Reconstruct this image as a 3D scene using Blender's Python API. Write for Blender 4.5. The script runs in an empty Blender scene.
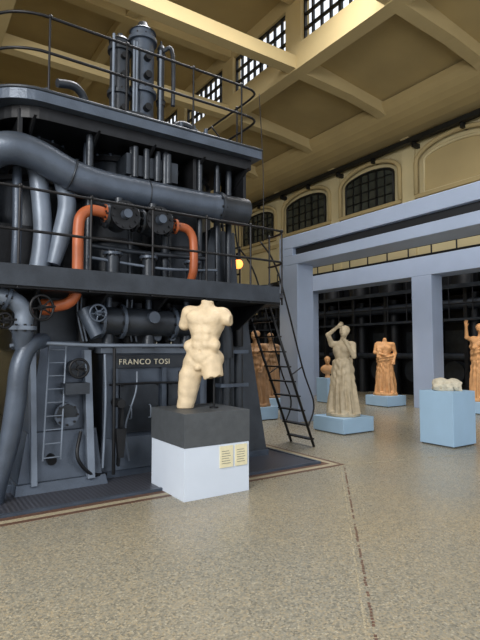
import bpy, bmesh, math, random
import numpy as np
from mathutils import Vector, Matrix
random.seed(4)
S=bpy.context.scene
# ------------------------------------------------------------------ materials
def mat(name,col,rough=.5,metal=0.,var=.15,scale=6.,bump=0.,bscale=40.,emit=None,es=0.):
    m=bpy.data.materials.new(name); m.use_nodes=True
    nt=m.node_tree; N=nt.nodes; L=nt.links; b=N['Principled BSDF']
    b.inputs['Roughness'].default_value=rough; b.inputs['Metallic'].default_value=metal
    tc=N.new('ShaderNodeTexCoord'); no=N.new('ShaderNodeTexNoise')
    no.inputs['Scale'].default_value=scale; no.inputs['Detail'].default_value=6
    L.new(tc.outputs['Object'],no.inputs['Vector'])
    r=N.new('ShaderNodeValToRGB'); r.color_ramp.elements[0].position=.3; r.color_ramp.elements[1].position=.7
    r.color_ramp.elements[0].color=[c*(1-var) for c in col]+[1]
    r.color_ramp.elements[1].color=[min(1,c*(1+var)) for c in col]+[1]
    L.new(no.outputs['Fac'],r.inputs['Fac']); L.new(r.outputs['Color'],b.inputs['Base Color'])
    if bump>0:
        n2=N.new('ShaderNodeTexNoise'); n2.inputs['Scale'].default_value=bscale; n2.inputs['Detail'].default_value=4
        L.new(tc.outputs['Object'],n2.inputs['Vector'])
        bp=N.new('ShaderNodeBump'); bp.inputs['Strength'].default_value=bump; bp.inputs['Distance'].default_value=.02
        L.new(n2.outputs['Fac'],bp.inputs['Height']); L.new(bp.outputs['Normal'],b.inputs['Normal'])
    if emit:
        b.inputs['Emission Color'].default_value=list(emit)+[1]; b.inputs['Emission Strength'].default_value=es
    return m
def sr(r,g,b): 
    f=lambda c:(c/255/12.92 if c/255<=.04045 else ((c/255+.055)/1.055)**2.4)
    return (f(r),f(g),f(b))
DARK=mat('engine_dark_paint',sr(47,52,59),.36,.35,.3,5,.15,60)
MID=mat('engine_grey_paint',sr(72,81,94),.36,.3,.22,4,.15,50)
LITE=mat('engine_light_grey_paint',sr(108,118,132),.38,.2,.18,4,.1,50)
BLK=mat('engine_black_iron',sr(26,27,30),.45,.4,.3,8,.1,60)
RAILM=mat('rail_iron',sr(36,36,38),.4,.6,.2,8)
ORG=mat('orange_pipe_paint',sr(166,88,50),.42,0,.12,6,.08,50)
LET=mat('brass_lettering',sr(225,218,195),.45,.1,.1)
MARB=mat('white_marble',sr(208,188,156),.55,0,.14,9,.25,55)
MARB2=mat('grey_marble',sr(178,164,138),.6,0,.18,9,.25,50)
MARB3=mat('warm_marble',sr(196,148,100),.6,0,.15,9,.25,50)
MARB4=mat('brown_marble',sr(150,116,82),.6,0,.15,9,.25,50)
PWH=mat('pedestal_white_blue',sr(204,214,228),.5,0,.03,3)
PGR=mat('pedestal_dark_stone',sr(72,76,80),.55,0,.12,12,.1,90)
PBL=mat('pedestal_blue',sr(158,190,218),.55,0,.04,3)
BLUE=mat('blue_grey_panel',sr(156,170,194),.55,0,.05,1.5)
BLUED=mat('slot_dark',sr(28,30,34),.6,0,.1)
WALL=mat('wall_plaster',sr(208,194,152),.85,0,.08,.7,.1,30)
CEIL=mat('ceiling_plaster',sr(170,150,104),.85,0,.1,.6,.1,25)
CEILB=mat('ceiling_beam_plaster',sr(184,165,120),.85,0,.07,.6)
GLD=mat('window_dark_glass',sr(62,66,60),.15,0,.3,3)
FRM=mat('window_frame_iron',sr(25,26,26),.5,.3,.1)
LABEL=mat('label_card',sr(222,214,180),.6,0,.05,30)
BULB=mat('bulb_glow',(1,.3,.06),.4,0,0,1,emit=(1,.26,.05),es=3.2)
STONE=mat('rough_stone',sr(198,190,170),.8,0,.18,14,.6,30)
BORD_R=mat('mosaic_border_brown',sr(92,66,52),.5,0,.35,60)
BORD_C=mat('mosaic_border_cream',sr(160,150,125),.5,0,.25,60)

def floor_mat():
    m=bpy.data.materials.new('mosaic_floor'); m.use_nodes=True
    nt=m.node_tree;N=nt.nodes;L=nt.links;b=N['Principled BSDF']
    tc=N.new('ShaderNodeTexCoord')
    v=N.new('ShaderNodeTexVoronoi'); v.distance='CHEBYCHEV'; v.inputs['Scale'].default_value=82; v.inputs['Randomness'].default_value=.4
    L.new(tc.outputs['Object'],v.inputs['Vector'])
    sep=N.new('ShaderNodeSeparateColor'); L.new(v.outputs['Color'],sep.inputs['Color'])
    r=N.new('ShaderNodeValToRGB'); e=r.color_ramp.elements
    e[0].position=0; e[0].color=(*sr(118,115,104),1); e[1].position=1; e[1].color=(*sr(178,172,154),1)
    for p,c in((.3,sr(142,138,125)),(.6,sr(154,149,134)),(.85,sr(162,150,126))):
        x=e.new(p); x.color=(*c,1)
    L.new(sep.outputs['Red'],r.inputs['Fac'])
    v2=N.new('ShaderNodeTexVoronoi'); v2.feature='DISTANCE_TO_EDGE'; v2.inputs['Scale'].default_value=82; v2.inputs['Randomness'].default_value=.4
    L.new(tc.outputs['Object'],v2.inputs['Vector'])
    g=N.new('ShaderNodeMapRange'); g.inputs['From Max'].default_value=.09; g.inputs['To Min'].default_value=.74; g.inputs['To Max'].default_value=1
    L.new(v2.outputs['Distance'],g.inputs['Value'])
    no=N.new('ShaderNodeTexNoise'); no.inputs['Scale'].default_value=.55; no.inputs['Detail'].default_value=5
    L.new(tc.outputs['Object'],no.inputs['Vector'])
    r2=N.new('ShaderNodeValToRGB'); r2.color_ramp.elements[0].position=.3; r2.color_ramp.elements[1].position=.72
    r2.color_ramp.elements[0].color=(.84,.86,.88,1); r2.color_ramp.elements[1].color=(1.0,.93,.8,1)
    L.new(no.outputs['Fac'],r2.inputs['Fac'])
    m1=N.new('ShaderNodeMix'); m1.data_type='RGBA'; m1.blend_type='MULTIPLY'; m1.inputs['Factor'].default_value=1
    L.new(r.outputs['Color'],m1.inputs['A']); L.new(r2.outputs['Color'],m1.inputs['B'])
    m2=N.new('ShaderNodeMix'); m2.data_type='RGBA'; m2.blend_type='MULTIPLY'; m2.inputs['Factor'].default_value=1
    L.new(m1.outputs['Result'],m2.inputs['A']); L.new(g.outputs['Result'],m2.inputs['B'])
    L.new(m2.outputs['Result'],b.inputs['Base Color'])
    rr=N.new('ShaderNodeMapRange'); rr.inputs['To Min'].default_value=.22; rr.inputs['To Max'].default_value=.4
    L.new(sep.outputs['Green'],rr.inputs['Value']); L.new(rr.outputs['Result'],b.inputs['Roughness'])
    bp=N.new('ShaderNodeBump'); bp.inputs['Strength'].default_value=.15; bp.inputs['Distance'].default_value=.002
    L.new(g.outputs['Result'],bp.inputs['Height']); L.new(bp.outputs['Normal'],b.inputs['Normal'])
    return m
def grille_mat():
    m=bpy.data.materials.new('chequer_plate_steel'); m.use_nodes=True
    nt=m.node_tree;N=nt.nodes;L=nt.links;b=N['Principled BSDF']
    tc=N.new('ShaderNodeTexCoord'); c=N.new('ShaderNodeTexChecker'); c.inputs['Scale'].default_value=32
    mp=N.new('ShaderNodeMapping'); mp.inputs['Rotation'].default_value=(0,0,.785)
    L.new(tc.outputs['Object'],mp.inputs['Vector']); L.new(mp.outputs['Vector'],c.inputs['Vector'])
    c.inputs['Color1'].default_value=(*sr(56,58,66),1); c.inputs['Color2'].default_value=(*sr(88,90,100),1)
    L.new(c.outputs['Color'],b.inputs['Base Color']); b.inputs['Metallic'].default_value=.3; b.inputs['Roughness'].default_value=.4
    return m
FLOOR=floor_mat(); GRIL=grille_mat()
# ------------------------------------------------------------------ mesh builder
class M:
    def __init__(s,name): s.name=name; s.bm=bmesh.new(); s.mats=[]
    def mi(s,m):
        if m not in s.mats: s.mats.append(m)
        return s.mats.index(m)
    def face(s,vs,m,sm=False):
        try: f=s.bm.faces.new(vs)
        except ValueError: return
        f.material_index=s.mi(m); f.smooth=sm; return f
    def hexa(s,b,t,m):
        vb=[s.bm.verts.new(p) for p in b]; vt=[s.bm.verts.new(p) for p in t]
        s.face(vb[::-1],m); s.face(vt,m); n=len(b)
        for i in range(n): s.face([vb[i],vb[(i+1)%n],vt[(i+1)%n],vt[i]],m)
    def box(s,x0,y0,z0,x1,y1,z1,m):
        s.hexa([(x0,y0,z0),(x1,y0,z0),(x1,y1,z0),(x0,y1,z0)],[(x0,y0,z1),(x1,y0,z1),(x1,y1,z1),(x0,y1,z1)],m)
    def frus(s,r0,z0,r1,z1,m):
        a=r0;c=r1
        s.hexa([(a[0],a[1],z0),(a[2],a[1],z0),(a[2],a[3],z0),(a[0],a[3],z0)],[(c[0],c[1],z1),(c[2],c[1],z1),(c[2],c[3],z1),(c[0],c[3],z1)],m)
    def prismY(s,poly,y0,y1,m):
        s.hexa([(x,y0,z) for x,z in poly],[(x,y1,z) for x,z in poly],m)
    def prismX(s,poly,x0,x1,m):
        s.hexa([(x0,y,z) for y,z in poly],[(x1,y,z) for y,z in poly],m)
    def prismZ(s,poly,z0,z1,m):
        s.hexa([(x,y,z0) for x,y in poly],[(x,y,z1) for x,y in poly],m)
    def cyl(s,p0,p1,r0,r1=None,m=None,n=20):
        r1=r0 if r1 is None else r1
        p0=Vector(p0);p1=Vector(p1);d=(p1-p0).normalized()
        u=d.orthogonal().normalized();w=d.cross(u)
        A=[];B=[]
        for i in range(n):
            a=2*math.pi*i/n; o=u*math.cos(a)+w*math.sin(a)
            A.append(s.bm.verts.new(p0+o*r0));B.append(s.bm.verts.new(p1+o*r1))
        s.face(A[::-1],m);s.face(B,m)
        for i in range(n):
            s.face([A[i],A[(i+1)%n],B[(i+1)%n],B[i]],m,True)
        for R in(A,B):
            for i in range(n):
                e=s.bm.edges.get((R[i],R[(i+1)%n]))
                if e: e.smooth=False
    def tube(s,pts,r,m,n=10,closed=False,sub=6):
        P=[Vector(p) for p in pts]
        R=list(r) if isinstance(r,(list,tuple)) else [r]*len(P)
        if sub>1 and len(P)>2:
            Q=[];RR=[];k=len(P);rng=k if closed else k-1
            for i in range(rng):
                g=lambda j:P[j%k] if closed else P[max(0,min(k-1,j))]
                a,b,c,d=g(i-1),g(i),g(i+1),g(i+2)
                for t in range(sub):
                    t/=sub
                    Q.append(.5*((2*b)+(c-a)*t+(2*a-5*b+4*c-d)*t*t+(3*b-a-3*c+d)*t**3))
                    RR.append(R[i]*(1-t)+R[(i+1)%k]*t)
            if not closed: Q.append(P[-1]);RR.append(R[-1])
            P=Q;R=RR
        k=len(P);rings=[];u=None
        for i in range(k):
            if closed: d=(P[(i+1)%k]-P[i-1])
            else: d=P[min(k-1,i+1)]-P[max(0,i-1)]
            if d.length<1e-7: d=Vector((0,0,1))
            d.normalize()
            if u is None: u=d.orthogonal().normalized()
            u=(u-d*u.dot(d)); u=u.normalized() if u.length>1e-6 else d.orthogonal().normalized()
            w=d.cross(u)
            rings.append([s.bm.verts.new(P[i]+(u*math.cos(2*math.pi*j/n)+w*math.sin(2*math.pi*j/n))*R[i]) for j in range(n)])
        for i in range(k if closed else k-1):
            a=rings[i];b=rings[(i+1)%k]
            for j in range(n): s.face([a[j],a[(j+1)%n],b[(j+1)%n],b[j]],m,True)
        if not closed: s.face(rings[0][::-1],m);s.face(rings[-1],m)
    def ring(s,c,ax,R,r,m,n=24,k=6):
        c=Vector(c);d=Vector(ax).normalized();u=d.orthogonal().normalized();w=d.cross(u)
        s.tube([c+(u*math.cos(2*math.pi*i/n)+w*math.sin(2*math.pi*i/n))*R for i in range(n)],r,m,k,True,1)
    def bolts(s,c,ax,R,r,l,m,n=8):
        c=Vector(c);d=Vector(ax).normalized();u=d.orthogonal().normalized();w=d.cross(u)
        for i in range(n):
            a=2*math.pi*i/n;p=c+(u*math.cos(a)+w*math.sin(a))*R
            s.cyl(p,p+d*l,r,r,m,6)
    def flange(s,c,ax,R,t,m,nb=8):
        c=Vector(c);d=Vector(ax).normalized()
        s.cyl(c-d*t/2,c+d*t/2,R,R,m,24); s.bolts(c+d*t/2,d,R*.84,R*.08+.004,.018,BLK,nb); s.bolts(c-d*t/2,-d,R*.84,R*.08+.004,.018,BLK,nb)
    def wheel(s,c,ax,R,m):
        s.ring(c,ax,R,.014,m,24,6); c=Vector(c);d=Vector(ax).normalized();u=d.orthogonal().normalized();w=d.cross(u)
        for i in range(5):
            a=2*math.pi*i/5; s.tube([c,c+(u*math.cos(a)+w*math.sin(a))*R],.009,m,6,sub=1)
        s.cyl(c-d*.03,c+d*.03,.03,.03,m,12); s.cyl(c,c-d*.22,.012,.012,m,8)
    def sph(s,c,r,m,sc=(1,1,1)):
        r0=bmesh.ops.create_uvsphere(s.bm,u_segments=18,v_segments=10,radius=r,matrix=Matrix.Translation(c)@Matrix.Diagonal((*sc,1)))
        i=s.mi(m)
        for v in r0['verts']:
            for f in v.link_faces: f.material_index=i; f.smooth=True
    def done(s,parent=None,bevel=0):
        bmesh.ops.recalc_face_normals(s.bm,faces=s.bm.faces[:])
        me=bpy.data.meshes.new(s.name); s.bm.to_mesh(me); s.bm.free()
        for m in s.mats: me.materials.append(m)
        o=bpy.data.objects.new(s.name,me); S.collection.objects.link(o)
        if parent: o.parent=parent
        if bevel:
            b=o.modifiers.new('bevel','BEVEL'); b.width=bevel; b.segments=2; b.limit_method='ANGLE'; b.angle_limit=.9
        return o
def empty(name):
    o=bpy.data.objects.new(name,None); S.collection.objects.link(o); return o

# ------------------------------------------------------------------ hall shell (X = across hall, Y = along hall)
Y0,Y1=-5,27
f=M('floor'); f.box(-9,Y0,-.2,17.4,Y1+.4,0,FLOOR); f.done()
RIBS=[0.2,4.4,8.6,12.75,16.95,21.15,25.3]
w=M('wall_right')
w.box(17,Y0,0,17.4,Y1,11,WALL)
w.box(16.86,Y0,7.1,17,Y1,7.3,CEILB)
for y in RIBS: w.box(16.88,y-.3,0,17,y+.3,9.7,WALL)
w.done()
t=M('trim_crane_rail')
t.box(16.5,Y0,9.78,16.75,Y1,9.93,FRM); t.box(16.55,Y0,9.93,16.7,Y1,10.0,FRM)
for y in np.arange(Y0+.5,Y1,2.1): t.box(16.6,y-.06,9.6,17,y+.06,9.78,FRM)
t.done()
w=M('wall_far'); w.box(-9,Y1,0,17.4,Y1+.4,14,WALL)
for x in(1,5,9,13): w.box(x-.35,Y1-.2,0,x+.35,Y1,11,WALL)
w.done()
w=M('wall_left'); w.box(-9.4,10,0,-9,Y1,11.5,WALL); w.done()
def archwin(i,ya,yb,z0,z1,glass=True):
    g=M('window_%d'%i); n=12; mid=(ya+yb)/2; hw=(yb-ya)/2; rise=.35
    arc=[(mid+hw*math.cos(math.pi*k/n),z1-rise+rise*math.sin(math.pi*k/n)) for k in range(n+1)]
    poly=[(ya,z0),(yb,z0)]+arc
    g.prismX(poly,16.9,16.98,GLD if glass else CEILB)
    pts=[(16.88,ya,z0),(16.88,yb,z0)]+[(16.88,y,z) for y,z in arc]
    g.tube(pts,.06,FRM if glass else WALL,6,True,1)
    o2=[(16.85,mid+(hw+.35)*math.cos(math.pi*k/n),z1-rise+(rise+.35)*math.sin(math.pi*k/n)) for k in range(n+1)]
    g.tube([(16.85,yb+.35,z0)]+o2+[(16.85,ya-.35,z0)],.1,CEILB,6,False,1)
    if glass:
        for k in range(1,6): 
            y=ya+(yb-ya)*k/6; g.box(16.84,y-(.05 if k%2==0 else .02),z0,16.9,y+(.05 if k%2==0 else .02),z1-.08,FRM)
        for k in range(1,4):
            z=z0+(z1-z0)*k/4; g.box(16.84,ya,z-.02,16.9,yb,z+.02,FRM)
    g.box(16.8,ya-.4,z0-.15,17,yb+.4,z0,CEILB)
    g.done()
for i,(a,b,gl) in enumerate(((5.2,7.8,False),(9.3,12.0,False),(13.5,16.2,True),(17.6,20.5,True),(21.8,24.6,True))):
    archwin(i+1,a,b,7.7,9.35,gl)
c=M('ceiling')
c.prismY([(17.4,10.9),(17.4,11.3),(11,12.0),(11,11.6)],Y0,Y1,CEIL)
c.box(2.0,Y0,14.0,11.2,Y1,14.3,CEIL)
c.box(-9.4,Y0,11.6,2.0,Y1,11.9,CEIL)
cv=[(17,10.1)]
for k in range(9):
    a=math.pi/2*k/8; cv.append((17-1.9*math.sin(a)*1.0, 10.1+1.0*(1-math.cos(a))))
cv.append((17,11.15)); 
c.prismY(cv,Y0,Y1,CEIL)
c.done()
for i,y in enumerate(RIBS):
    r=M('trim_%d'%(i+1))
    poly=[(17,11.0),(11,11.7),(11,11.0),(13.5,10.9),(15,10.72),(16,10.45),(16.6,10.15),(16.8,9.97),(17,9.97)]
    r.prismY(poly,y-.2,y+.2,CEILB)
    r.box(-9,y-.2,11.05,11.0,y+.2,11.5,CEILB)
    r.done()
cl=M('wall_clerestory')
for x in(11.0,2.0):
    cl.box(x-.25,Y0,11.0,x+.25,Y1,11.85,CEILB)
    cl.box(x-.15,Y0,13.45,x+.15,Y1,14.0,CEILB)
    for y in RIBS: cl.box(x-.2,y-.4,11.8,x+.2,y+.4,13.5,CEILB)
cl.box(6.3,Y0,13.6,6.7,Y1,14,CEILB)
for y in RIBS: cl.box(2,y-.2,13.55,11,y+.2,14,CEILB)
cl.done()
k=10
for x in (11.0,2.0):
    for a,b in zip(RIBS[:-1],RIBS[1:]):
        g=M('window_%d'%k); k+=1; a2=a+.4;b2=b-.4
        for j in range(9):
            y=a2+(b2-a2)*j/8; ww=.06 if j%4==0 else .03; g.box(x-.05,y-ww,11.85,x+.05,y+ww,13.45,FRM)
        for z in(11.9,12.4,12.9,13.42): g.box(x-.05,a2,z-.035,x+.05,b2,z+.035,FRM)
        g.done()
# ------------------------------------------------------------------ floor inlays
fb=M('floor_border')
fb.box(-3,4.74,0,4.85,4.79,.004,BORD_R); fb.box(-3,4.79,0,4.80,4.87,.004,BORD_C); fb.box(-3,4.87,0,4.72,4.95,.004,BORD_R)
fb.box(4.80,4.79,0,4.85,14,.004,BORD_R); fb.box(4.72,4.87,0,4.80,14,.004,BORD_C); fb.box(4.64,4.95,0,4.72,14,.004,BORD_R)
fb.done()
gp=M('floor_chequer_plate')
gp.box(-3,5.0,0,4.6,5.75,.02,GRIL); gp.box(-3,4.96,0,4.64,5.0,.03,MID); gp.box(4.6,5.0,0,4.64,9.5,.03,MID); gp.box(-3,5.75,0,4.6,9.5,.015,GRIL)
gp.done()
fc=M('floor_joint_strip')
def strip(p,q,n,w,m):
    p=Vector((*p,0));q=Vector((*q,0));d=(q-p)/n;nn=Vector((-d.y,d.x,0)).normalized()*w
    for i in range(n):
        if random.random()<.25: continue
        a=p+d*i+nn*random.uniform(-.4,.4);b=a+d*.6
        fc.hexa([a-nn,b-nn,b+nn,a+nn],[v+Vector((0,0,.003)) for v in(a-nn,b-nn,b+nn,a+nn)],m)
strip((4.8,4.7),(1.3,1.0),150,.008,BORD_R); strip((4.78,4.74),(1.27,1.04),130,.006,BORD_C)
strip((4.85,4.75),(9,3.6),110,.006,BORD_C)
fc.done()

# ------------------------------------------------------------------ diesel engine
E=empty('diesel_engine')
e=M('frame')
e.box(0.0,5.72,0.015,4.35,8.9,.1,MID)
e.frus((1.9,5.7,3.45,8.6),.1,(1.98,5.84,3.4,8.6),.45,MID)
e.box(1.98,5.84,.45,3.4,8.6,1.52,MID)
e.box(1.93,5.78,1.46,3.5,8.6,1.53,LITE)
for x in(2.12,2.75,3.3): e.box(x-.03,5.78,.45,x+.03,5.86,1.28,MID)
e.box(2.12,5.80,1.28,3.1,5.85,1.44,DARK)
e.box(2.18,5.80,.5,2.68,5.85,1.1,DARK); e.box(2.82,5.80,.5,3.22,5.85,1.1,DARK)
for x0,x1 in((2.2,2.66),(2.84,3.2)):
    for z in(.53,.8,1.07):
        for x in(x0,x1): e.cyl((x,5.80,z),(x,5.775,z),.014,.014,BLK,6)
e.frus((.98,5.5,1.95,8.6),.0,(1.0,5.55,1.93,8.6),.12,MID)
e.frus((1.02,5.58,1.9,8.6),.12,(1.12,5.68,1.86,8.6),.62,MID)
e.frus((1.14,5.72,1.84,8.6),.62,(1.28,5.85,1.8,8.6),1.6,MID)
e.prismX([(5.5,.1),(5.62,.1),(5.84,1.5),(5.72,1.5)],1.72,1.8,LITE)
e.prismX([(5.5,.1),(5.62,.1),(5.84,1.5),(5.72,1.5)],1.14,1.2,LITE)
for x in(1.24,1.42): e.tube([(x,5.48,.35),(x+.08,5.66,1.55)],.012,LITE,6,sub=1)
for i in range(9):
    t=i/8; e.tube([(1.24+.08*t,5.48+.18*t,.38+1.12*t),(1.42+.08*t,5.48+.18*t,.38+1.12*t)],.009,LITE,6,sub=1)
e.frus((3.5,5.75,4.35,6.5),.0,(3.75,6.0,4.15,6.4),2.1,DARK)
e.frus((3.9,7.4,4.5,8.4),.0,(3.75,7.6,4.15,8.2),2.1,DARK)
e.frus((-.5,5.8,.8,8.6),.0,(-.2,6.0,.7,8.6),2.1,DARK)
e.box(1.0,6.0,1.5,4.2,8.6,2.12,DARK)
for x in(1.2,1.75,2.3,2.85,3.4,3.95): e.cyl((x,5.9,1.55),(x,5.9,2.12),.07,.07,BLK,12)
for x,z0,z1 in((3.62,.05,1.5),(3.82,.05,1.5)): e.cyl((x,5.7,z0),(x,5.7,z1),.06,.06,DARK,16)
for z in(.5,1.0,1.45): e.box(3.5,5.64,z,3.95,5.8,z+.05,MID)
for x in(.2,1.25,2.3,3.3):
    e.cyl((x,6.55,2.2),(x,6.55,4.1),.42,.42,DARK,32)
    for z in(2.35,2.9,3.5,3.95): e.cyl((x,6.55,z-.03),(x,6.55,z+.03),.48,.48,BLK,32)
    e.bolts((x,6.55,3.98),(0,0,1),.44,.02,.05,MID,16)
e.box(-.3,6.6,2.2,3.9,8.2,4.1,BLK)
for x in(.75,1.8,2.85,3.65): e.cyl((x,6.0,2.2),(x,6.0,4.15),.05,.05,MID,12)
e.frus((3.3,5.9,3.95,6.8),2.25,(3.55,6.0,3.95,6.8),3.2,DARK)
e.box(.1,5.75,2.3,.75,6.2,3.1,DARK)
e.box(.7,5.95,2.3,1.2,6.3,2.9,BLK)
for x in(.55,.95,3.1,3.9): e.box(x,5.7,3.55,x+.05,6.3,4.12,BLK)
e.done(E,.012)
p=M('pipework')
p.tube([(.45,5.95,3.25),(.62,5.75,3.5),(.85,5.62,3.62),(1.12,5.6,3.6),(1.5,5.6,3.46),(1.9,5.6,3.40),(2.6,5.6,3.39),(3.3,5.6,3.39)],.17,MID,24,sub=8)
p.cyl((3.3,5.6,3.39),(3.42,5.6,3.39),.17,.19,MID,24)
p.cyl((3.42,5.6,3.39),(3.85,5.6,3.39),.19,.19,DARK,24); p.cyl((3.85,5.6,3.39),(3.9,5.6,3.39),.19,.1,DARK,24)
for x in(3.42,):p.flange((x,5.6,3.39),(1,0,0),.21,.04,DARK,10)
p.ring((1.5,5.6,3.46),(1,0,-.25),.175,.012,DARK,24,6); p.ring((2.4,5.6,3.39),(1,0,0),.172,.008,DARK,24,6)
p.tube([(1.22,5.85,2.25),(1.26,5.82,2.8),(1.2,5.85,3.45),(1.15,6.0,3.7)],[.12,.1,.1,.1],LITE,18)
p.tube([(1.36,5.72,2.45),(1.44,5.72,2.8),(1.5,5.75,3.2),(1.42,5.9,3.6)],[.07,.1,.1,.1],LITE,18)
p.cyl((1.22,5.85,2.26),(1.22,5.85,2.32),.16,.16,MID,24)
p.tube([(.98,5.8,2.25),(.98,5.75,2.9),(.98,5.85,3.5)],.05,MID,12)
p.tube([(1.86,5.42,3.03),(1.68,5.42,3.04),(1.57,5.42,2.96),(1.54,5.42,2.8),(1.54,5.42,2.35),(1.53,5.42,2.12),(1.45,5.45,2.0),(1.3,5.55,1.96)],.06,ORG,16,sub=8)
p.flange((1.84,5.42,3.03),(1,0,0),.1,.03,ORG,8); p.cyl((1.3,5.56,1.96),(1.22,5.6,1.96),.09,.09,ORG,16)
p.tube([(2.66,5.42,3.0),(2.84,5.42,3.0),(2.93,5.42,2.93),(2.96,5.42,2.8),(2.96,5.42,2.5),(2.96,5.5,2.35)],.052,ORG,16,sub=8)
p.flange((2.7,5.42,3.0),(1,0,0),.09,.03,ORG,8)
for x in(2.02,2.44):
    p.cyl((x-.16,5.45,3.01),(x+.16,5.45,3.01),.11,.11,DARK,24)
    p.cyl((x,5.6,3.01),(x,5.3,3.01),.14,.14,DARK,24); p.flange((x,5.3,3.01),(0,1,0),.165,.035,BLK,10)
    p.cyl((x,5.29,3.01),(x,5.2,3.01),.06,.05,MID,16)
    p.flange((x-.17,5.45,3.01),(1,0,0),.14,.03,DARK,8); p.flange((x+.17,5.45,3.01),(1,0,0),.14,.03,DARK,8)
    p.tube([(x,5.5,3.1),(x,5.5,3.25)],.05,DARK,12,sub=1)
p.cyl((1.85,5.6,1.83),(3.1,5.6,1.83),.165,.165,DARK,28)
for x in(1.85,2.1,2.75,3.1): p.flange((x,5.6,1.83),(1,0,0),.2,.035,MID,10)
for x in(1.95,2.45,2.95):
    p.cyl((x,5.6,1.7),(x,5.6,1.52),.06,.08,DARK,16)
    p.cyl((x,5.6,1.95),(x,5.6,2.15),.04,.04,MID,12)
p.tube([(3.1,5.6,1.83),(3.4,5.6,1.83),(3.55,5.62,1.75),(3.6,5.65,1.4)],.09,DARK,16)
p.cyl((2.43,5.5,1.88),(2.43,5.38,1.88),.07,.07,MID,16); p.wheel((1.75,5.35,1.9),(0,1,0),.09,MID)
p.cyl((1.68,5.6,1.95),(1.8,5.5,1.65),.1,.08,MID,20)
p.tube([(.9,5.5,1.54),(1.2,5.5,1.57),(1.8,5.5,1.55),(3.0,5.5,1.55),(3.2,5.6,1.5)],.022,LITE,10)
p.tube([(2.0,5.52,1.52),(2.0,5.5,.6),(2.02,5.55,.1)],.02,BLK,8)
p.tube([(1.98,5.6,1.1),(2.6,5.68,1.1),(3.0,5.68,1.08)],.014,BLK,8)
p.prismX([(5.42,.9),(5.5,.95),(5.58,.2),(5.54,.18)],2.06,2.09,BLK)
p.prismY([(2.0,.62),(2.12,.62),(2.09,.3),(2.03,.3)],5.42,5.48,BLK)
p.cyl((2.05,5.4,.9),(2.05,5.62,.9),.05,.05,BLK,12)
p.tube([(1.25,5.6,1.6),(1.08,5.42,1.55),(.98,5.38,1.35),(.95,5.38,1.0),(.9,5.38,.6),(.82,5.38,.25),(.78,5.4,.02)],[.08,.09,.095,.1,.095,.085,.085],MID,20)
p.tube([(.6,5.5,2.08),(.85,5.4,2.02),(1.0,5.4,1.9),(1.0,5.4,1.7)],.09,LITE,18); p.flange((1.0,5.4,1.72),(0,0,1),.13,.04,LITE,8); p.flange((.85,5.4,2.02),(1,0,-.3),.13,.03,MID,8)
p.cyl((1.0,5.4,1.7),(1.0,5.4,1.5),.11,.07,MID,20)
p.wheel((1.14,5.22,1.92),(-.35,1,0),.125,BLK); p.wheel((.80,5.2,1.78),(-.3,1,0),.07,BLK)
for x in(2.6,2.8,3.2): 
    p.cyl((x,5.72,1.66),(x,5.66,1.66),.05,.05,LITE,16); p.tube([(x,5.7,1.6),(x,5.7,1.55)],.008,LET,6,sub=1)
for x in(1.62,1.66,2.2,2.26,3.3): p.tube([(x,5.66,2.12),(x,5.66,1.9),(x+.08,5.7,1.6)],.012,LITE,6)
p.cyl((1.5,5.68,.82),(1.5,5.56,.80),.11,.11,DARK,20); p.flange((1.5,5.58,.8),(0,1,0),.13,.03,MID,8)
p.cyl((1.6,5.72,1.3),(1.6,5.6,1.3),.09,.09,DARK,20); p.wheel((1.6,5.5,1.3),(0,1,0),.1,BLK)
p.tube([(1.66,5.6,.6),(1.6,5.5,.35),(1.75,5.52,.15),(1.95,5.6,.1)],.02,BLK,8)
p.tube([(1.9,5.55,1.45),(1.9,5.5,.9),(1.88,5.5,.2)],.014,LITE,8)
p.box(1.46,5.5,1.02,1.72,5.7,1.14,DARK); p.cyl((1.35,5.66,.35),(1.35,5.55,.33),.05,.05,BLK,12)
for x,z in((2.3,.75),(2.55,.75),(2.95,.8)): p.tube([(x,5.79,z-.08),(x,5.74,z-.06),(x,5.74,z+.06),(x,5.79,z+.08)],.009,LITE,6)
p.tube([(2.9,5.66,1.24),(2.9,5.62,.9),(3.05,5.62,.7),(3.05,5.68,.15)],.018,BLK,8)
p.tube([(2.35,5.7,1.24),(2.32,5.66,1.0),(2.2,5.66,.6),(2.25,5.66,.2)],.012,LITE,8)
for x,y,r in((.35,5.65,.03),(.62,5.6,.02),(1.75,5.75,.045),(2.28,5.8,.03),(2.72,5.75,.05),(3.2,5.7,.035),(3.5,5.75,.03),(3.75,5.85,.045)):
    p.tube([(x,y,2.25),(x,y,4.15)],r,DARK,10,sub=1)
p.tube([(1.75,5.68,2.7),(2.3,5.66,2.68),(3.3,5.66,2.7)],.03,DARK,10); p.tube([(1.7,5.6,2.55),(2.6,5.6,2.5),(3.4,5.6,2.55)],.018,LITE,8)
p.box(2.2,5.75,3.66,2.9,6.1,3.92,DARK)
for x in(2.3,2.45,2.6,2.75): p.cyl((x,5.72,3.62),(x,5.72,4.0),.04,.04,DARK,12)
for x in(2.0,2.45,3.05): p.cyl((x,5.62,2.28),(x,5.62,2.62),.08,.08,DARK,16);p.flange((x,5.62,2.62),(0,0,1),.11,.03,MID,8)
def stack(x,y,z0,z1,r,m):
    p.cyl((x,y,z0),(x,y,z1),r,r,m,24)
    for z in(z0+.1,z0+(z1-z0)*.45,z1-.12): p.cyl((x,y,z-.025),(x,y,z+.025),r*1.25,r*1.25,m,24); p.bolts((x,y,z+.025),(0,0,1),r*1.13,.012,.025,BLK,10)
    p.cyl((x,y,z1),(x,y,z1+.05),r*1.15,r*.8,m,24); p.cyl((x,y,z1+.05),(x,y,z1+.12),r*.3,r*.3,m,12)
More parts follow.
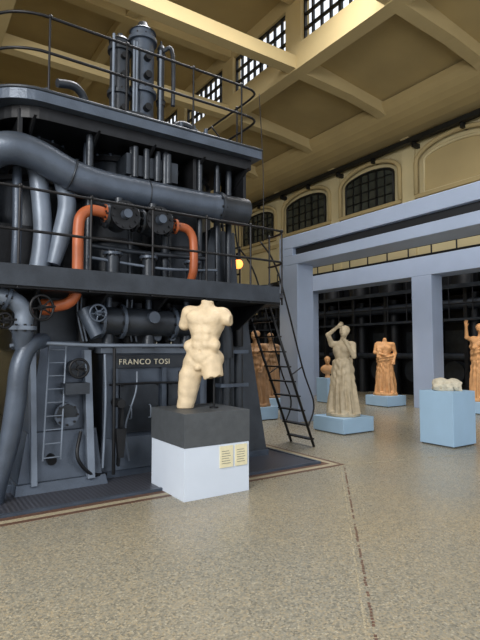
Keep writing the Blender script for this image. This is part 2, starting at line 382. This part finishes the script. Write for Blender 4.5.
stack(2.28,6.25,4.3,5.6,.13,DARK); stack(2.62,6.3,4.3,5.88,.16,MID); stack(2.9,6.3,4.3,5.75,.05,DARK)
for x in(2.14,2.42,2.46,2.8): p.tube([(x,6.1,4.3),(x,6.1,5.6)],.018,LITE,8,sub=1)
p.cyl((2.45,6.3,4.3),(2.45,6.3,4.55),.45,.4,DARK,28)
p.cyl((2.62,6.3,5.95),(2.62,6.3,6.03),.09,.06,DARK,16)
for z in(4.75,5.2,5.45): p.cyl((2.62,6.18,z),(2.62,6.06,z),.05,.05,BLK,12); p.cyl((2.28,6.15,z-.1),(2.28,6.06,z-.1),.04,.04,BLK,12)
p.tube([(2.9,6.25,5.7),(3.0,6.2,5.75),(3.02,6.15,5.5),(3.02,6.15,4.9)],.03,DARK,10)
p.tube([(1.75,6.0,4.3),(1.75,6.0,4.55),(1.62,5.95,4.66),(1.4,5.9,4.62)],.05,DARK,12); p.tube([(1.2,6.1,4.3),(1.2,6.1,4.5),(1.35,6.05,4.58)],.04,MID,12)
p.tube([(3.05,6.2,4.3),(3.05,6.2,4.6),(3.25,6.2,4.7),(3.5,6.2,4.55),(3.5,6.2,4.3)],.05,DARK,12)
p.box(3.0,6.1,4.28,3.7,6.7,4.48,DARK); p.box(1.0,6.3,4.28,1.9,6.9,4.5,BLK)
for x in(3.15,3.35,3.55): p.cyl((x,6.15,4.45),(x,6.15,4.7),.035,.03,MID,12)
p.done(E)
def rrect(x0,y0,x1,y1,r,n=8,corners=(1,1,1,1)):
    pts=[]
    for (cx,cy,a0),use in zip(((x0+r,y0+r,math.pi),(x1-r,y0+r,1.5*math.pi),(x1-r,y1-r,0),(x0+r,y1-r,.5*math.pi)),corners):
        if use: pts+=[(cx+r*math.cos(a0+math.pi/2*k/n),cy+r*math.sin(a0+math.pi/2*k/n)) for k in range(n+1)]
        else: pts.append((x0 if cx<(x0+x1)/2 else x1, y0 if cy<(y0+y1)/2 else y1))
    return pts
pl=M('platforms')
top=rrect(.62,5.5,4.08,8.6,.55,10,(1,0,0,1))
pl.prismZ(top,4.16,4.28,MID)
pl.prismZ(rrect(.75,5.62,3.98,8.5,.5,8,(1,0,0,1)),4.02,4.16,BLK)
pl.tube([(x,y,4.29) for x,y in top],.02,DARK,6,True,1)
mid=rrect(-1.5,5.15,4.3,8.7,.25,6,(0,1,0,0))
pl.prismZ(mid,2.19,2.25,GRIL)
pl.prismZ(rrect(-1.5,5.19,4.26,8.7,.22,6,(0,1,0,0)),2.1,2.19,BLK)
pl.box(-1.5,5.14,2.12,4.1,5.165,2.33,DARK); 
for x in[ -1,-.3,.4,1.1,1.8,2.5,3.2,3.9]:
    pl.prismX([(5.18,2.1),(5.9,2.1),(5.9,1.75)],x-.015,x+.015,BLK)
    if x>.5: pl.prismX([(5.55,4.02),(6.2,4.02),(6.2,3.65)],x-.015,x+.015,BLK)
pl.done(E,.004)
r=M('railings')
tr=[(.60,7.6)]+[(x,y) for x,y in rrect(.62,5.52,4.06,8.6,.6,8,(1,0,0,0))[:9]]+[(1.9,5.52),(2.8,5.52),(3.7,5.52),(3.98,5.56),(4.06,5.75),(4.06,6.4),(4.06,7.4)]
for z in(4.28+.45,4.28+.85): r.tube([(x,y,z) for x,y in tr],.017,RAILM,8,False,3)
for x,y in((.62,7.4),(.62,6.4),(1.22,5.52),(2.1,5.52),(3.0,5.52),(3.75,5.52),(4.06,6.1),(4.06,7.0)):
    r.cyl((x,y,4.2),(x,y,5.13),.013,.013,RAILM,8); r.sph((x,y,5.14),.026,RAILM)
mr=[(-1.5,5.17),(0,5.17),(1.5,5.17),(3,5.17),(3.9,5.17),(4.2,5.22),(4.28,5.45),(4.28,5.62)]
for z in(2.25+.42,2.25+.84): r.tube([(x,y,z) for x,y in mr],.015,RAILM,8,False,4)
for x,y in((-.5,5.17),(.2,5.17),(.9,5.17),(1.6,5.17),(2.3,5.17),(3.0,5.17),(3.65,5.17),(4.2,5.22),(4.28,5.6)):
    r.cyl((x,y,2.1),(x,y,3.09),.013,.013,RAILM,8); r.sph((x,y,3.1),.025,RAILM)
for z in(2.67,3.09): r.tube([(4.28,6.35,z),(4.28,7.4,z),(4.28,8.6,z)],.015,RAILM,8,False,1)
for y in(6.35,7.4,8.6): r.cyl((4.28,y,2.1),(4.28,y,3.1),.014,.014,RAILM,8)
r.done(E)
l=M('ladders')
def ladder(a,b,dw,n,hand=True):
    a=Vector(a);b=Vector(b);dw=Vector(dw)
    d=(b-a).normalized()
    for s_ in(-1,1):
        o=dw*s_*.5
        l.tube([a+o,b+o],.022,RAILM,6,sub=1)
        if hand:
            off=Vector((.22,0,.12))
            l.tube([a+o+d*.35,a+o+d*.6+off,(a+b)/2+o+off,b+o+off+Vector((0,0,.25)),b+o+Vector((-.1,0,.8))],.013,RAILM,8)
            l.tube([(a+b)/2+o,(a+b)/2+o+off],.01,RAILM,6,sub=1)
    for i in range(n):
        t=(i+.5)/n; c=a+(b-a)*t; q=dw*.5
        l.hexa([c-q+Vector((-.05,0,0)),c+q+Vector((-.05,0,0)),c+q+Vector((.05,0,0)),c-q+Vector((.05,0,0))],
               [c-q+Vector((-.05,0,.02)),c+q+Vector((-.05,0,.02)),c+q+Vector((.05,0,.02)),c-q+Vector((.05,0,.02))],RAILM)
ladder((5.35,6.15,0.0),(4.32,6.0,2.25),(0,.55,0),10)
ladder((4.35,6.9,2.25),(4.05,6.9,4.25),(0,.45,0),9)
l.tube([(4.05,5.52,5.1),(4.1,5.5,4.0),(4.1,5.5,3.0)],.006,RAILM,6)
l.done(E)
lp=M('lamp_bulb'); lp.sph((4.05,6.05,2.76),.07,BULB); lp.cyl((4.05,6.05,2.82),(4.05,6.05,2.92),.035,.035,BLK,12); lp.tube([(4.05,6.05,2.9),(4.05,6.05,4.1)],.008,BLK,6,sub=1); lp.done(E)
cu=bpy.data.curves.new('lettering','FONT'); cu.body='FRANCO TOSI'; cu.size=.094; cu.extrude=.006; cu.space_character=1.15
to=bpy.data.objects.new('lettering_src',cu); S.collection.objects.link(to); bpy.context.view_layer.update()
dg=bpy.context.evaluated_depsgraph_get(); me=bpy.data.meshes.new_from_object(to.evaluated_get(dg)); 
bpy.data.objects.remove(to); lo=bpy.data.objects.new('lettering',me); me.materials.clear(); me.materials.append(LET); S.collection.objects.link(lo)
lo.rotation_euler=(math.pi/2,0,0); lo.location=(2.15,5.79,1.325); lo.parent=E

# ------------------------------------------------------------------ blue display portals
def portal(name,x0,x1,ya,yb,z0,z1,cols,slot):
    b=M(name)
    if slot:
        b.box(x0+.12,ya,z0,x1,yb,z1,BLUE)
        b.box(x0,ya,z0,x0+.12,yb,z0+.2,BLUE); b.box(x0,ya,z0+.36,x0+.12,yb,z1,BLUE)
        b.box(x0+.09,ya+.2,z0+.2,x0+.125,yb-.45,z0+.36,BLUED); b.box(x0,yb-.45,z0+.2,x0+.12,yb,z0+.36,BLUE); b.box(x0,ya,z0+.2,x0+.12,ya+1,z0+.36,BLUE)
    else: b.box(x0,ya,z0,x1,yb,z1,BLUE)
    for y in cols: b.box(x0,y-.3,0,x0+.45,y+.3,z0,BLUE)
    b.done(None,.01)
portal('display_portal',6.85,7.5,.2,8.6,3.32,3.95,(8.3,.6),True)
portal('display_portal',11.1,11.75,.2,13.0,3.42,3.92,(8.05,.6,12.7),False)

# ------------------------------------------------------------------ background engines
BG=empty('background_engine')
b=M('engine_body')
b.box(14.2,2,0,16.2,20,3.2,BLK)
b.box(15.0,2,3.4,16.2,20,4.75,BLK)
b.box(13.3,2,3.3,16.4,20,3.42,DARK); b.box(13.3,2,2.35,14.3,20,2.42,DARK)
for y in np.arange(2.5,20,1.45):
    b.cyl((13.9,y,0),(13.9,y,3.2),.22,.2,BLK,16); b.box(13.45,y-.06,0,13.6,y+.06,3.3,BLK)
    b.cyl((14.6,y+.7,3.4),(14.6,y+.7,4.5),.4,.4,BLK,20); b.cyl((14.6,y+.7,4.5),(14.6,y+.7,4.6),.46,.46,DARK,20)
    b.cyl((13.9,y+.7,.8),(14.2,y+.7,.8),.35,.35,DARK,20)
    b.box(14.1,y+.4,1.4,14.2,y+1.1,2.1,DARK)
b.tube([(13.7,2,1.3),(13.7,10,1.3),(13.7,20,1.3)],.1,DARK,12); b.tube([(13.6,2,2.85),(13.6,11,2.85),(13.6,20,2.85)],.16,DARK,14)
b.box(4.5,20.5,0,13.5,22,3.4,BLK)
b.done(BG)
b=M('gallery_rail')
for z in(3.85,4.3): b.tube([(13.35,2,z),(13.35,20,z)],.025,RAILM,6,sub=1)
for z in(2.85,): b.tube([(13.35,2,z),(13.35,20,z)],.02,RAILM,6,sub=1)
for y in np.arange(2,20.2,.75): b.cyl((13.35,y,2.4),(13.35,y,4.3),.02,.02,RAILM,6)
for z in(5.0,5.35): b.tube([(15.8,2,z),(15.8,20,z)],.03,RAILM,6,sub=1)
b.box(15.2,2,4.75,16.4,20,4.85,BLK)
for y in np.arange(2,20.2,1.): b.cyl((15.8,y,3.4),(15.8,y,5.35),.03,.03,RAILM,6)
b.done(BG)

# ------------------------------------------------------------------ pedestals
def pedestal(name,cx,cy,w,h,m,extra=None):
    q=M(name); hw=w/2
    if extra:
        q.box(cx-hw,cy-hw,0,cx+hw,cy+hw,h-.34,m); q.box(cx-hw-.006,cy-hw-.006,h-.335,cx+hw+.006,cy+hw+.006,h,PGR)
        q.box(cx+.02,cy-hw-.012,.28,cx+.18,cy-hw,.5,LABEL); q.box(cx+.21,cy-hw-.012,.28,cx+.36,cy-hw,.5,LABEL)
        for i in range(6): q.box(cx+.04,cy-hw-.0135,.32+i*.025,cx+.15-.01*(i%3),cy-hw-.012,.325+i*.025,PGR); q.box(cx+.23,cy-hw-.0135,.32+i*.025,cx+.33-.01*(i%2),cy-hw-.012,.325+i*.025,PGR)
    else:
        q.box(cx-hw,cy-hw,.02,cx+hw,cy+hw,h,m); q.box(cx-hw+.02,cy-hw+.02,0,cx+hw-.02,cy+hw-.02,.02,PGR)
    return q.done(None,.004)
pedestal('torso_pedestal',2.74,4.86,.78,.86,PWH,True)
pedestal('statue_pedestal',6.85,6.72,.78,.28,PBL)
pedestal('statue_pedestal',10.9,9.1,.75,.28,PBL)
pedestal('statue_pedestal',11.55,6.75,.8,.28,PBL)
pedestal('fragment_pedestal',7.3,4.86,.6,.85,PBL)
pedestal('statue_pedestal',6.45,8.95,.7,.28,PBL)
pedestal('statue_pedestal',7.9,10.3,.7,.28,PBL)
pedestal('bust_pedestal',10.2,10.6,.45,.7,PBL)

# ------------------------------------------------------------------ SDF sculpting
def surface_nets(F,org,h):
    nx,ny,nz=F.shape; sh=(nx-1,ny-1,nz-1)
    acc=np.zeros(sh+(3,));cnt=np.zeros(sh)
    for ax in range(3):
        o=[a for a in range(3) if a!=ax]
        for d0 in(0,1):
            for d1 in(0,1):
                sl0=[None]*3;sl1=[None]*3
                sl0[ax]=slice(0,-1);sl1[ax]=slice(1,None)
                for a,d in zip(o,(d0,d1)):
                    s_=slice(d,F.shape[a]-1+d); sl0[a]=s_;sl1[a]=s_
                f0=F[tuple(sl0)];f1=F[tuple(sl1)];cr=(f0<0)!=(f1<0)
                t=np.where(cr,f0/np.where(cr,f0-f1,1),0)
                acc[...,ax]+=t; acc[...,o[0]]+=cr*d0; acc[...,o[1]]+=cr*d1; cnt+=cr
    mk=cnt>0; idx=-np.ones(sh,int); idx[mk]=np.arange(mk.sum())
    V=(acc[mk]/cnt[mk][:,None]+np.argwhere(mk))*h+np.array(org)
    Q=[]; I=F<0
    for ax in range(3):
        b1=(ax+1)%3;b2=(ax+2)%3
        s0=[slice(1,-1)]*3;s1=[slice(1,-1)]*3; s0[ax]=slice(0,-1);s1[ax]=slice(1,None)
        A=I[tuple(s0)];B=I[tuple(s1)]
        for cond,flip in((A&~B,False),(B&~A,True)):
            w_=np.argwhere(cond)
            if len(w_)==0: continue
            w_[:,b1]+=1;w_[:,b2]+=1
            def g(d1,d2):
                q=w_.copy();q[:,b1]+=d1;q[:,b2]+=d2
                return idx[q[:,0],q[:,1],q[:,2]]
            q=np.stack([g(-1,-1),g(0,-1),g(0,0),g(-1,0)],1)
            Q.append(q[:,::-1] if flip else q)
    return V,np.concatenate(Q)
class Sculpt:
    def __init__(s,lo,hi,h):
        s.lo=lo;s.h=h
        ax=[np.arange(lo[i],hi[i]+h,h) for i in range(3)]
        s.X,s.Y,s.Z=np.meshgrid(*ax,indexing='ij'); s.F=np.full(s.X.shape,9.)
    def uni(s,d,k): 
        h=np.clip(.5+.5*(d-s.F)/k,0,1); s.F=d*(1-h)+s.F*h-k*h*(1-h)
    def sub(s,d,k):
        a=-d; h=np.clip(.5-.5*(s.F-a)/k,0,1); s.F=s.F*(1-h)+a*h+k*h*(1-h)
    def cap_(s,a,b,ra,rb,fl=1.):
        a=np.array(a,float);b=np.array(b,float);ab=b-a
        px=s.X-a[0];py=s.Y-a[1];pz=s.Z-a[2]
        t=np.clip((px*ab[0]+py*ab[1]+pz*ab[2])/ab.dot(ab),0,1)
        return np.sqrt((px-ab[0]*t)**2+((py-ab[1]*t)/fl)**2+(pz-ab[2]*t)**2)-(ra+(rb-ra)*t)
    def ell_(s,c,r,tilt=0,az=0):
        px=s.X-c[0];py=s.Y-c[1];pz=s.Z-c[2]
        if tilt: ca,sa=math.cos(tilt),math.sin(tilt); px,pz=px*ca+pz*sa,-px*sa+pz*ca
        if az: ca,sa=math.cos(az),math.sin(az); px,py=px*ca+py*sa,-px*sa+py*ca
        k0=np.sqrt((px/r[0])**2+(py/r[1])**2+(pz/r[2])**2)+1e-9
        k1=np.sqrt((px/r[0]**2)**2+(py/r[1]**2)**2+(pz/r[2]**2)**2)+1e-9
        return k0*(k0-1)/k1
    def cap(s,a,b,ra,rb=None,k=.03,fl=1.): s.uni(s.cap_(a,b,ra,ra if rb is None else rb,fl),k)
    def ell(s,c,r,k=.03,tilt=0,az=0): s.uni(s.ell_(c,r,tilt,az),k)
    def cut(s,c,r,k=.02,tilt=0): s.sub(s.ell_(c,r,tilt),k)
    def ccap(s,a,b,r,k=.02): s.sub(s.cap_(a,b,r,r),k)
    def build(s,name,loc,rz,m,sc=(1,1,1)):
        V,Q=surface_nets(s.F,s.lo,s.h)
        V=V*np.array(sc if isinstance(sc,tuple) else (sc,)*3)
        V[:,2]-=V[:,2].min()
        me=bpy.data.meshes.new(name); me.from_pydata(V.tolist(),[],Q.tolist()); me.materials.append(m)
        me.polygons.foreach_set('use_smooth',[True]*len(me.polygons)); me.update()
        o=bpy.data.objects.new(name,me); S.collection.objects.link(o)
        o.location=loc;o.rotation_euler=(0,0,rz)
        return o
def face_cam(x,y,tw=0): return -math.atan2(x,y)+math.radians(tw)

# --- torso
s=Sculpt((-.36,-.26,-.02),(.36,.26,1.26),.0085)
s.ell((.0,0,.55),(.165,.125,.13),.05,tilt=-.12)
s.cap((.0,0,.58),(.02,0,.80),.128,.138,.05)
s.ell((.03,.0,.93),(.19,.138,.17),.05,tilt=.08)
s.ell((-.055,-.085,1.0),(.095,.05,.075),.035); s.ell((.115,-.085,.985),(.095,.05,.075),.035)
s.cap((-.15,.01,1.06),(.19,.01,1.03),.075,.075,.05)
s.cap((.035,.0,1.08),(.045,-.01,1.2),.068,.06,.05)
s.cap((-.16,.01,1.05),(-.215,.03,.92),.075,.064,.035)
s.cap((.2,.01,1.02),(.265,-.02,.96),.075,.062,.035)
s.ell((-.1,.08,.52),(.095,.085,.1),.04); s.ell((.09,.08,.54),(.095,.08,.1),.04)
s.cap((-.095,-.01,.5),(-.17,-.05,.02),.112,.085,.045)
s.cap((-.15,-.06,.36),(-.165,-.07,.2),.075,.062,.05)
s.cap((.085,-.01,.5),(.115,-.03,.36),.108,.10,.045)
s.ell((-.02,-.105,.445),(.03,.035,.035),.02)
for z,dx in((.84,.012),(.765,.008),(.69,.005)):
    for sx in(-1,1): s.ell((.02+sx*.045+dx-.01,-.112,z),(.042,.024,.034),.028)
s.ccap((.033,-.158,.95),(.012,-.148,.64),.011,.03)
s.cut((.01,-.135,.625),(.012,.02,.014),.012)
s.ccap((-.15,-.12,.615),(-.03,-.145,.48),.009,.03); s.ccap((.17,-.11,.62),(.02,-.145,.48),.009,.03)
s.ccap((-.13,-.13,.925),(.02,-.152,.905),.006,.025); s.ccap((.04,-.152,.905),(.19,-.13,.92),.006,.025)
s.ell((-.13,-.06,.68),(.05,.06,.07),.045); s.ell((.145,-.06,.69),(.05,.06,.07),.045)
s.ccap((.03,.16,1.05),(.0,.15,.6),.015,.04)
s.F=np.maximum(s.F,(s.Z-1.19)+.15*s.X+.006*np.sin(s.X*70)*np.sin(s.Y*60))
legcut=np.where(s.X>-.005,(.335+.25*(s.X-.1)+.008*np.sin(s.X*60+s.Y*50))-s.Z,-9)
s.F=np.maximum(s.F,legcut)
s.F=np.maximum(s.F,s.X-.295); s.F=np.maximum(s.F,-s.Z)
s.F+=.0016*np.sin(s.X*37+s.Z*21)*np.sin(s.Y*41-s.Z*33)
tx,ty=2.77,4.83
ts=s.build('marble_torso_statue',(tx,ty,.86),face_cam(tx,ty,-22),MARB,(1.12,1.1,1.0))
bpy.context.view_layer.update()
q=M('support_pin'); q.cyl((2.87,4.77,.86),(2.87,4.77,1.2),.012,.012,BLK,10); q.cyl((2.87,4.77,.86),(2.87,4.77,.875),.05,.05,BLK,16)
po=q.done(ts); po.matrix_parent_inverse=ts.matrix_world.inverted()

# --- draped figures
def figure(name,loc,m,tw=0,head=True,hx=0.,armL=None,armR=None,drape_top=1.0,h=.0125,sc=1.,mantle=True,seed=0,turn=0.,nude_top=True,base=True,width=1.):
    s=Sculpt((-.48,-.36,-.02),(.48,.36,1.92),h)
    X,Y,Z=s.X,s.Y,s.Z
    s.ell((0,0,.95),(.17,.125,.15),.04); s.cap((0,0,.98),(0,0,1.15),.125,.125,.05,1.)
    s.ell((0,0,1.25),(.175,.12,.165),.05)
    s.ell((-.075,-.085,1.27),(.075,.045,.06),.03); s.ell((.075,-.085,1.27),(.075,.045,.06),.03)
    s.cap((-.15,.0,1.375),(.15,.0,1.375),.06,.06,.05)
    s.ccap((0,-.135,1.3),(0,-.13,1.05),.01,.03)
    for x in(-.09,.1): 
        s.cap((x,0,.9),(x*1.1,-.03-.04*(x>0),.5),.1,.075,.04); s.cap((x*1.1,-.03-.04*(x>0),.5),(x*1.2,0,.1),.07,.05,.03)
        s.cap((x*1.2,.0,.08),(x*1.4,-.2,.075),.042,.034,.03)
    if head:
        c=(hx,-.03,1.62)
        s.cap((0,.0,1.4),(hx*.8,-.01,1.55),.055,.05,.04)
        s.ell(c,(.075,.09,.108),.02); s.ell((hx,-.075,1.56),(.045,.045,.05),.03)
        s.ell((hx,.01,1.65),(.09,.1,.09),.02); s.ell((hx,.095,1.61),(.05,.045,.05),.02)
        dx=turn
        s.cut((hx-.03+dx,-.118,1.625),(.02,.02,.014),.012); s.cut((hx+.03+dx,-.118,1.625),(.02,.02,.014),.012)
        s.cap((hx+dx,-.115,1.635),(hx+dx,-.135,1.59),.012,.016,.012)
        s.ccap((hx-.02+dx,-.13,1.552),(hx+.02+dx,-.13,1.552),.004,.01); s.cap((hx-.018+dx,-.113,1.544),(hx+.018+dx,-.113,1.544),.01,.01,.01)
        for q_ in(-1,1): s.ell((hx+q_*.078,-.02,1.61),(.012,.022,.03),.01)
        s.F+=np.where(Z>1.64,.004*np.sin(X*90+Z*40)*np.sin(Y*80),0)
    else: s.cap((0,0,1.4),(0,0,1.5),.055,.05,.04)
    def arm(sx,A):
        if A is None: s.cap((sx*.2,0,1.36),(sx*.235,.02,1.2),.055,.05,.03); return
        sh=np.array((sx*.2,0,1.37)); el=np.array(A[0]); ha=np.array(A[1])
        s.cap(sh,el,.056,.043,.03); s.cap(el,ha,.043,.028,.02)
        d=(ha-el)/np.linalg.norm(ha-el); side=np.cross(d,(0,1,0)); side/=np.linalg.norm(side)+1e-9
        pc=ha+d*.045; s.cap(ha,pc+d*.02,.03,.034,.012,.8)
        for i,(o,l_) in enumerate(((-.03,.062),(-.01,.075),(.011,.07),(.031,.055))):
            b0=pc+d*.03+side*o; b1=b0+d*l_*.55+side*o*.15; b2=b1+d*l_*.45+np.array((0,-.018,0))
            s.cap(b0,b1,.0105,.0095,.006); s.cap(b1,b2,.0095,.0085,.005)
        t0=ha+d*.025+side*-.03; s.cap(t0,t0+d*.035+side*-.03,.012,.010,.008)
    arm(-1,armL); arm(1,armR)
    th=np.arctan2(Y,X+.02*np.sin(Z*3))
    R=.168+(drape_top-Z)*.085*width
    ph=seed+1.4*np.sin(Z*2.6+seed)
    amp=.006+.024*np.clip((drape_top-Z)/drape_top,0,1)
    fold=amp*(np.sin(11*th+ph)+.5*np.sin(19*th-ph*1.7)+.35*np.sin(5*th+ph*.7))
    fold+=.010*np.sin(38*(Z+.55*X)+3*np.sin(3*th))*np.clip((Z-.45)*3,0,1)
    q_=np.sqrt(X**2+(Y/.82)**2)
    d=(q_-R-fold)*.7
    d=np.maximum(d,Z-drape_top-.10*X*1.3-.015*np.sin(6*th)); d=np.maximum(d,.05-Z)
    s.uni(d,.03)
    if mantle:
        z0=drape_top-.02
        for i in range(10):
            a0=-math.pi+2*math.pi*i/10;a1=-math.pi+2*math.pi*(i+1)/10
            f_=lambda a:(.185*math.cos(a),.15*math.sin(a),z0+.06*math.cos(a)+.02*math.sin(2*a))
            s.cap(f_(a0),f_(a1),.035,.035,.02)
            s.cap(tuple(np.array(f_(a0))-(0,0,.07)),tuple(np.array(f_(a1))-(0,0,.075)),.026,.026,.02)
        for dx in(-.035,0,.035):
            s.cap((-.17+dx,-.11,z0),(-.15+dx,-.1,1.2),.026,.026,.015); s.cap((-.15+dx,-.1,1.2),(-.15+dx,-.02,1.42),.028,.026,.015)
            s.cap((-.15+dx,-.02,1.42),(-.14+dx,.11,1.2),.028,.03,.015); s.cap((-.14+dx,.11,1.2),(-.1+dx,.13,.9),.03,.035,.02)
    if not nude_top:
        s.F-=np.where((Z<1.4)&(Z>.9),.008*np.sin(9*th+6*Z)+.006*np.sin(45*(Z+.4*np.abs(X))),0)*np.clip((1.42-Z)*8,0,1)
    if base: s.uni(np.maximum(np.sqrt((X/1.1)**2+Y**2)-.27-.01*np.sin(9*th),np.maximum(Z-.06,-Z)),.01)
    s.F=np.maximum(s.F,-Z)
    s.build(name,loc,face_cam(loc[0],loc[1],tw),m,sc)
figure('draped_muse_statue',(6.85,6.72,.28),MARB2,tw=-20,hx=.05,armL=((-.23,-.10,1.56),(-.04,-.14,1.70)),armR=((.24,-.08,1.14),(.14,-.17,1.38)),seed=1,sc=(1.04,1.0,.965),width=1.35,mantle=False,drape_top=1.08)
figure('headless_draped_statue',(10.9,9.1,.28),MARB3,tw=10,head=False,armL=((-.25,-.02,1.15),(-.08,-.17,1.1)),armR=((.25,.0,1.12),(.2,-.1,.95)),seed=2.2,drape_top=1.05,sc=(1.08,1.05,1.0))
figure('raised_arm_statue',(11.55,6.75,.28),MARB3,tw=25,armL=((-.33,-.05,1.42),(-.36,-.10,1.66)),armR=((.28,-.02,1.12),(.15,-.17,1.05)),seed=3.1,drape_top=1.2,sc=1.07,nude_top=False)
figure('robed_statue',(6.45,8.95,.28),MARB4,tw=-25,armL=((-.24,.0,1.12),(-.1,-.17,1.15)),armR=((.24,.0,1.1),(.2,-.12,.9)),seed=4.4,drape_top=1.25,sc=(1.1,1.05,.95),nude_top=False)
figure('veiled_statue',(7.9,10.3,.28),MARB4,tw=10,armL=((-.24,.0,1.12),(-.1,-.17,1.15)),armR=None,seed=5.4,drape_top=1.25,sc=.96,nude_top=False)
s=Sculpt((-.26,-.2,-.02),(.26,.2,.66),.01)
s.cap((0,0,.0),(0,0,.12),.09,.05,.02); s.ell((0,0,.24),(.2,.11,.14),.04); s.cap((0,0,.3),(0,-.01,.42),.055,.05,.04)
s.ell((0,-.02,.5),(.075,.09,.105),.02); s.ell((0,.02,.53),(.088,.098,.09),.02); s.cap((0,-.105,.51),(0,-.125,.47),.012,.015,.01)
s.cut((-.03,-.11,.505),(.018,.018,.013),.01); s.cut((.03,-.11,.505),(.018,.018,.013),.01); s.ell((0,-.07,.43),(.04,.04,.04),.02)
s.F=np.maximum(s.F,-s.Z); s.build('portrait_bust',(10.2,10.6,.7),face_cam(10.2,10.6),MARB3,1.0)
s=Sculpt((-.3,-.2,-.02),(.3,.2,.26),.009)
d=np.maximum(np.maximum(abs(s.X)-.21,abs(s.Y)-.14),np.maximum(s.Z-.12-.02*np.sin(s.X*9),-s.Z)); s.uni(d,.01)
s.ell((-.1,0,.13),(.12,.12,.07),.03); s.ell((.09,.01,.12),(.12,.12,.075),.03); s.cap((-.18,-.12,.06),(.18,-.12,.05),.03,.03,.02)
for x in(-.12,-.03,.07,.15): s.ccap((x,-.2,.14),(x+.02,-.1,.0),.01,.015)
s.F+=.008*np.sin(s.X*31+s.Y*17)*np.sin(s.Z*43+s.X*9); s.F=np.maximum(s.F,-s.Z)
s.build('stone_fragment',(7.3,4.86,.85),math.radians(-50),STONE,1.0)

# ------------------------------------------------------------------ lights
def area(name,loc,tgt,size,pw,col):
    d=bpy.data.lights.new(name,'AREA'); d.energy=pw; d.size=size; d.color=col
    o=bpy.data.objects.new(name,d); S.collection.objects.link(o); o.location=loc
    o.rotation_euler=(Vector(tgt)-Vector(loc)).to_track_quat('-Z','Y').to_euler()
def spot(name,loc,tgt,pw,col,ang=40):
    d=bpy.data.lights.new(name,'SPOT'); d.energy=pw; d.color=col; d.spot_size=math.radians(ang); d.spot_blend=.6; d.shadow_soft_size=.08
    o=bpy.data.objects.new(name,d); S.collection.objects.link(o); o.location=loc
    o.rotation_euler=(Vector(tgt)-Vector(loc)).to_track_quat('-Z','Y').to_euler()
area('daylight_left',(-6,-1,6.5),(4,6,1),5,1150,(1,.97,.92))
area('daylight_lantern',(6.5,8,13),(6.0,6,0),6,1400,(.97,.97,1))
WARM=(1,.72,.42)
spot('spot_headless',(9.6,7.6,3.4),(10.9,9.1,1.2),80,WARM)
spot('spot_raised',(10.2,5.4,3.4),(11.55,6.75,1.3),70,WARM)
spot('spot_muse',(6.0,5.4,3.8),(6.85,6.72,1.1),15,(1,.85,.65))
spot('spot_robed',(6.0,7.4,3.2),(6.45,8.95,1.2),45,WARM,50)
W=bpy.data.worlds.new('World'); S.world=W; W.use_nodes=True
W.node_tree.nodes['Background'].inputs[0].default_value=(.88,.93,1,1); W.node_tree.nodes['Background'].inputs[1].default_value=1.25
S.view_settings.view_transform='Standard'
# ------------------------------------------------------------------ camera
cd=bpy.data.cameras.new('camera'); cam=bpy.data.objects.new('camera',cd); S.collection.objects.link(cam)
cam.location=(0,0,1.5); cam.rotation_euler=(math.radians(93.43),0,math.radians(-34))
cd.sensor_fit='VERTICAL'; cd.sensor_height=36; cd.lens=28.1; S.camera=cam
